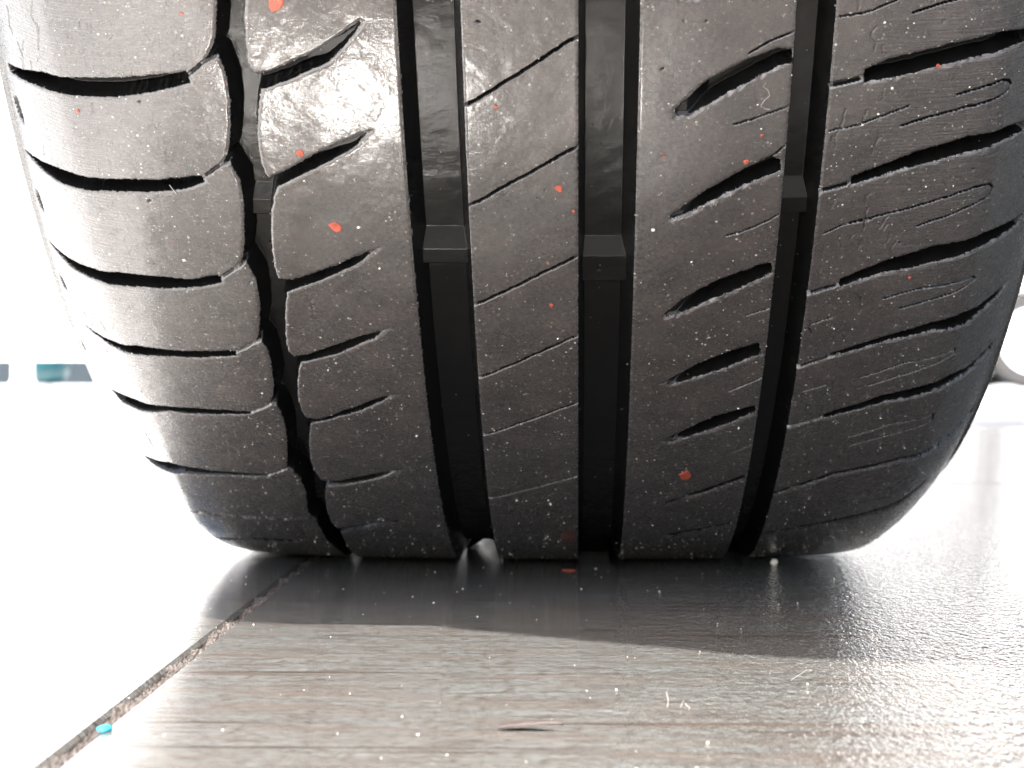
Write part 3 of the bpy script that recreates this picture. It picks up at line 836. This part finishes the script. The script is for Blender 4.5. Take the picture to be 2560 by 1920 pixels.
# ------------------------------------------------------------------ far behind: two white vans, bollard, blue barrel
M_WHITE = simple("white_van_paint", (.88, .88, .88), .25, 0, coat=1)
M_TYRE = simple("plain_tyre_rubber", (.03, .03, .03), .7)
M_GLASS = simple("dark_window_glass", (.03, .04, .05), .05)
M_HUB = simple("bright_silver_wheel", (.85, .86, .87), .3, .3)
M_TRIM = simple("black_trim", (.03, .03, .03), .5)
M_LAMP = simple("red_lamp_lens", (.5, .02, .02), .2)
def van(loc, flip, label, low=False):
    root = empty("parked_car" if low else "parked_van", loc, label=label, category="car" if low else "van")
    Ln, Hh, Wd = 5.2, 2.45, 1.95
    prof = [(0, .22), (0, .95), (.08, 1.12), (.95, 1.36), (1.75, 2.28), (2.05, Hh), (5.12, Hh), (Ln, 2.3), (Ln, .22)]
    if low:
        Ln, Hh, Wd = 4.1, 1.42, 1.7
        prof = [(0, .22), (-.04, .55), (.05, .80), (.95, .96), (1.55, 1.36), (1.95, Hh), (3.4, 1.38), (3.95, .98), (Ln, .9), (Ln, .22)]
    wx = (.95, 4.25) if not low else (.85, 3.3); wr = .37
    # lower edge with the wheel arches cut out of it
    sill = []
    for cx in reversed(wx):
        sill.append((cx + wr, .17))
        for k in range(1, 10):
            an = math.pi * k / 10
            sill.append((cx + wr * math.cos(an), .30 + wr * math.sin(an)))
        sill.append((cx - wr, .17))
    outl = prof + sill
    sgn = -1 if flip else 1
    def pr(name, outline, y0, y1, m, parent=root, inset=0):
        n = len(outline)
        v = [(sgn * x, y0, z) for x, z in outline] + [(sgn * x, y1, z) for x, z in outline]
        f = [tuple(range(n)), tuple(range(2 * n - 1, n - 1, -1))] + [(i, (i + 1) % n, n + (i + 1) % n, n + i) for i in range(n)]
        return link(name, mesh(name, v, f, (m,)), parent)
    pr("body", outl, 0, Wd, M_WHITE)
    if low:
        pr("side_window", [(1.15, .98), (1.65, 1.30), (2.2, 1.34), (2.2, .98)], -.006, .0, M_GLASS)
        pr("door_handle", [(2.0, .84), (2.0, .88), (2.16, .88), (2.16, .84)], -.03, -.001, M_WHITE)
    else:
        pr("side_window", [(1.15, 1.38), (1.85, 2.12), (2.25, 2.12), (2.25, 1.38)], -.006, .0, M_GLASS)
        pr("door_handle", [(2.05, 1.14), (2.05, 1.19), (2.22, 1.19), (2.22, 1.14)], -.03, -.001, M_TRIM)
    pr("front_bumper", [(-.08, .25), (-.08, .55), (-.002, .55), (-.002, .25)], .05, Wd - .05, M_WHITE)
    pr("tail_lamp", [(Ln + .001, .5 * Hh - .1), (Ln + .001, .5 * Hh + .15), (Ln + .03, .5 * Hh + .15), (Ln + .03, .5 * Hh - .1)], .03, .2, M_LAMP)
    for cx in wx:
        for y0 in (.02, Wd - .24):
            wroot = None
            v = []; f = []; n = 40
            prf = [(0, .22), (0, .285), (.03, .30), (.19, .30), (.22, .285), (.22, .22)]
            for i in range(n):
                an = 2 * math.pi * i / n
                v += [(sgn * cx + r_ * math.cos(an), y0 + yy, .30 + r_ * math.sin(an)) for yy, r_ in prf]
            for i in range(n):
                j = (i + 1) % n
                f += [(i * 6 + q, i * 6 + (q + 1) % 6, j * 6 + (q + 1) % 6, j * 6 + q) for q in range(6)]
            wroot = link("wheel", mesh("wheel", v, f, (M_TYRE,)), root)
            v = [(sgn * cx, y0 + .0, .30)]
            for r_, yy in ((.07, -.005), (.16, .012), (.222, .002), (.222, .2)):
                v += [(sgn * cx + r_ * math.cos(2 * math.pi * i / n), y0 + yy, .30 + r_ * math.sin(2 * math.pi * i / n)) for i in range(n)]
            f = [(0, 1 + i, 1 + (i + 1) % n) for i in range(n)]
            for k in range(3):
                f += [(1 + k * n + i, 1 + k * n + (i + 1) % n, 1 + (k + 1) * n + (i + 1) % n, 1 + (k + 1) * n + i) for i in range(n)]
            link("rim", mesh("rim", v, f, (M_HUB,)), wroot)
    return root
# ------------------------------------------------------------------ unseen car added over the wheel, outlined to cast the slanted floor shadow
M_CAR = simple("dark_grey_car_paint", (.06, .062, .065), .3, 0, coat=1)
M_UNDER = simple("black_underbody", (.02, .02, .02), .8)
def added_car():
    root = empty("shading_car", (0, 0, 0), label="unseen dark grey car added over the tyre to shade the slabs", category="car")
    Gz, Tz = .40, .80
    plan = [(-.152, .31), (-.14, .335), (-.118, .36), (-.09, .385), (-.062, .403), (-.028, .425), (.03, .442), (.125, .458), (.5, .49), (.66, .495), (.85, .49), (1.3, .455), (1.4, .40), (1.46, .31)]
    outl = [(x, -f) for x, f in plan]
    ys = [-.29 + .58 * k / 16 for k in range(17)]
    rear = [1.5 + .68 * k / 16 for k in range(17)]
    outl += [(1.47, y) for y in ys + [.9] + rear] + [(1.4, 2.38), (-.08, 2.38)] + [(-.152, y) for y in reversed(ys + [.9] + rear)]
    def low(x, y):
        if x < -.14 or x > 1.45:
            for cy in (0.0, 1.84):
                if abs(y - cy) < .352: return max(Gz, .313 + math.sqrt(.352 ** 2 - (y - cy) ** 2))
        return Gz
    n = len(outl)
    cx = sum(p[0] for p in outl) / n; cy = sum(p[1] for p in outl) / n
    v = []
    for x, y in outl:
        ix, iy = x + (.012 if x < cx else -.012), y + (.012 if y < cy else -.012)
        v += [(x, y, low(x, y)), (x, y, Tz), (ix, iy, Tz - .01), (ix, iy, low(x, y))]
    f = []
    for i in range(n):
        j = (i + 1) % n
        f += [(i * 4 + q, j * 4 + q, j * 4 + (q + 1) % 4, i * 4 + (q + 1) % 4) for q in range(4)]
    link("body_panel", mesh("body_panel", v, f, (M_CAR,)), root)
    v = [(x, y, Tz + .001) for x, y in outl] + [(x * .97 + cx * .03, y * .97 + cy * .03, Tz + .05) for x, y in outl]
    f = [tuple(range(2 * n - 1, n - 1, -1)), tuple(range(n))] + [(i, (i + 1) % n, n + (i + 1) % n, n + i) for i in range(n)]
    link("bonnet", mesh("bonnet", v, f, (M_CAR,)), root)
    def frustum(name, b, t_, z0, z1, m):
        v = [(x, y, z0) for x, y in ((b[0], b[2]), (b[1], b[2]), (b[1], b[3]), (b[0], b[3]))] + [(x, y, z1) for x, y in ((t_[0], t_[2]), (t_[1], t_[2]), (t_[1], t_[3]), (t_[0], t_[3]))]
        return link(name, mesh(name, v, [(0, 1, 5, 4), (1, 2, 6, 5), (2, 3, 7, 6), (3, 0, 4, 7), (4, 5, 6, 7), (3, 2, 1, 0)], (m,)), root)
    frustum("windows", (-.08, 1.4, .35, 2.3), (.08, 1.24, .85, 2.1), Tz + .052, 1.34, M_GLASS)
    frustum("roof", (.08, 1.24, .85, 2.1), (.14, 1.18, .95, 2.0), 1.341, 1.38, M_CAR)
    frustum("underbody", (.26, 1.1, -.3, 2.2), (.26, 1.1, -.3, 2.2), .405, .45, M_UNDER)
    for x0 in (-.11, 1.23):
        for yc in ((1.84,) if x0 < 0 else (0.0, 1.84)):
            v = []; f = []; k = 40
            prf = [(0, .20), (0, .29), (.02, .313), (.2, .313), (.22, .29), (.22, .20)]
            for i in range(k):
                an = 2 * math.pi * i / k
                v += [(x0 + a, yc + r_ * math.cos(an), .3135 + r_ * math.sin(an)) for a, r_ in prf]
            for i in range(k):
                j = (i + 1) % k
                f += [(i * 6 + q, i * 6 + (q + 1) % 6, j * 6 + (q + 1) % 6, j * 6 + q) for q in range(6)]
            wh = link("wheel", mesh("wheel", v, f, (M_TYRE,)), root)
            v = [(x0 + .02, yc, .3135), (x0 + .2, yc, .3135)]
            for a in (.03, .19): v += [(x0 + a, yc + .2 * math.cos(2 * math.pi * i / k), .3135 + .2 * math.sin(2 * math.pi * i / k)) for i in range(k)]
            f = [(0, 2 + i, 2 + (i + 1) % k) for i in range(k)] + [(1, 2 + k + (i + 1) % k, 2 + k + i) for i in range(k)]
            link("hub_cap", mesh("hub_cap", v, f, (M_HUB,)), wh)
added_car()
VY = 12.05
dist = VY + .663
van((.0105 + dist * (2580 - 1447) / 4850 - 3.3, VY, 0), False, "white low car beyond the tyre's right flank, its wheel at the frame's edge", True)
# unseen dark screen added behind the white car to darken floor reflections
def added_dark_screen():
    root = empty("added_dark_screen", (8.6, 17.6, 0), label="tall dark board screen added behind the white car to darken floor reflections, hidden by the tyre", category="added_dark_screen")
    def box(name, x0, x1, y0, y1, z0, z1, m):
        v = [(x, y, z) for z in (z0, z1) for x, y in ((x0, y0), (x1, y0), (x1, y1), (x0, y1))]
        return link(name, mesh(name, v, [(0, 1, 5, 4), (1, 2, 6, 5), (2, 3, 7, 6), (3, 0, 4, 7), (4, 5, 6, 7), (3, 2, 1, 0)], (m,)), root)
    m = simple("dark_screen_board", (.05, .048, .045), .8, 0, 4, .3)
    n = 36
    for k in range(n): 
        box("board", -7 + 14 * k / n + .01, -7 + 14 * (k + 1) / n - .01, 0 if k % 2 else .02, .06, 0, 8.5, m)
    box("screen_side", -7, -6.9, .061, 5, 0, 8.5, m); box("screen_side", 6.9, 7, .061, 5, 0, 8.5, m)
    box("roof", -7.3, 7.3, -.4, 5.3, 8.5, 8.7, m)
added_dark_screen()
van((-6.35, VY + .05, 0), False, "white van beyond the left flank of the tyre, only its sill showing over the gap")
# bollard: hides the end of the gap
v, f = [], []
n = 32
pf = [(.0, .085), (.03, .085), (.05, .07), (.9, .06), (.96, .045), (.98, .0)]
for i in range(n):
    an = 2 * math.pi * i / n
    v += [(r_ * math.cos(an), r_ * math.sin(an), z) for z, r_ in pf]
k = len(pf)
for i in range(n):
    j = (i + 1) % n
    f += [(i * k + q, j * k + q, j * k + q + 1, i * k + q + 1) for q in range(k - 1)]
o = link("bollard", mesh("bollard", v, f, (M_WHITE,), True), None, label="white bollard beyond the slabs at the left edge, before the white van", category="bollard")
o.location = (.0105 + 12.3 * (48 - 1447) / 4850, 11.65, 0)
# turquoise barrel and a dark wall added for the shade seen under the sill
v, f = [], []
n = 32; pf = [(-.15, 0), (-.15, .10), (-.12, .14), (0, .175), (.12, .14), (.15, .10), (.15, 0)]
k = len(pf)
for i in range(n):
    an = 2 * math.pi * i / n
    v += [(x, r_ * math.cos(an), .175 + r_ * math.sin(an)) for x, r_ in pf]
for i in range(n):
    j = (i + 1) % n
    f += [(i * k + q, j * k + q, j * k + q + 1, i * k + q + 1) for q in range(k - 1)]
M_BLUE = simple("gap_shade_board", (.012, .022, .03), .6)
o = link("barrel", mesh("barrel", v, f, (M_TEAL,), True), None, label="turquoise barrel lying on the ground behind the left van, seen under its sill", category="barrel")
o.location = (.0105 + 16. * (120 - 1447) / 4850, 15.3, 0)
v = [(x, y, z) for z in (0, .5) for x, y in ((-14, 0), (12, 0), (12, .12), (-14, .12))]
f = [(0, 1, 5, 4), (1, 2, 6, 5), (2, 3, 7, 6), (3, 0, 4, 7), (4, 5, 6, 7)]
o = link("added_dark_wall", mesh("added_dark_wall", v, f, (M_BLUE,)), None, label="low blue-grey wall added behind the white vans as the shade under the sill", category="wall")
o.location = (0, 17.5, 0)
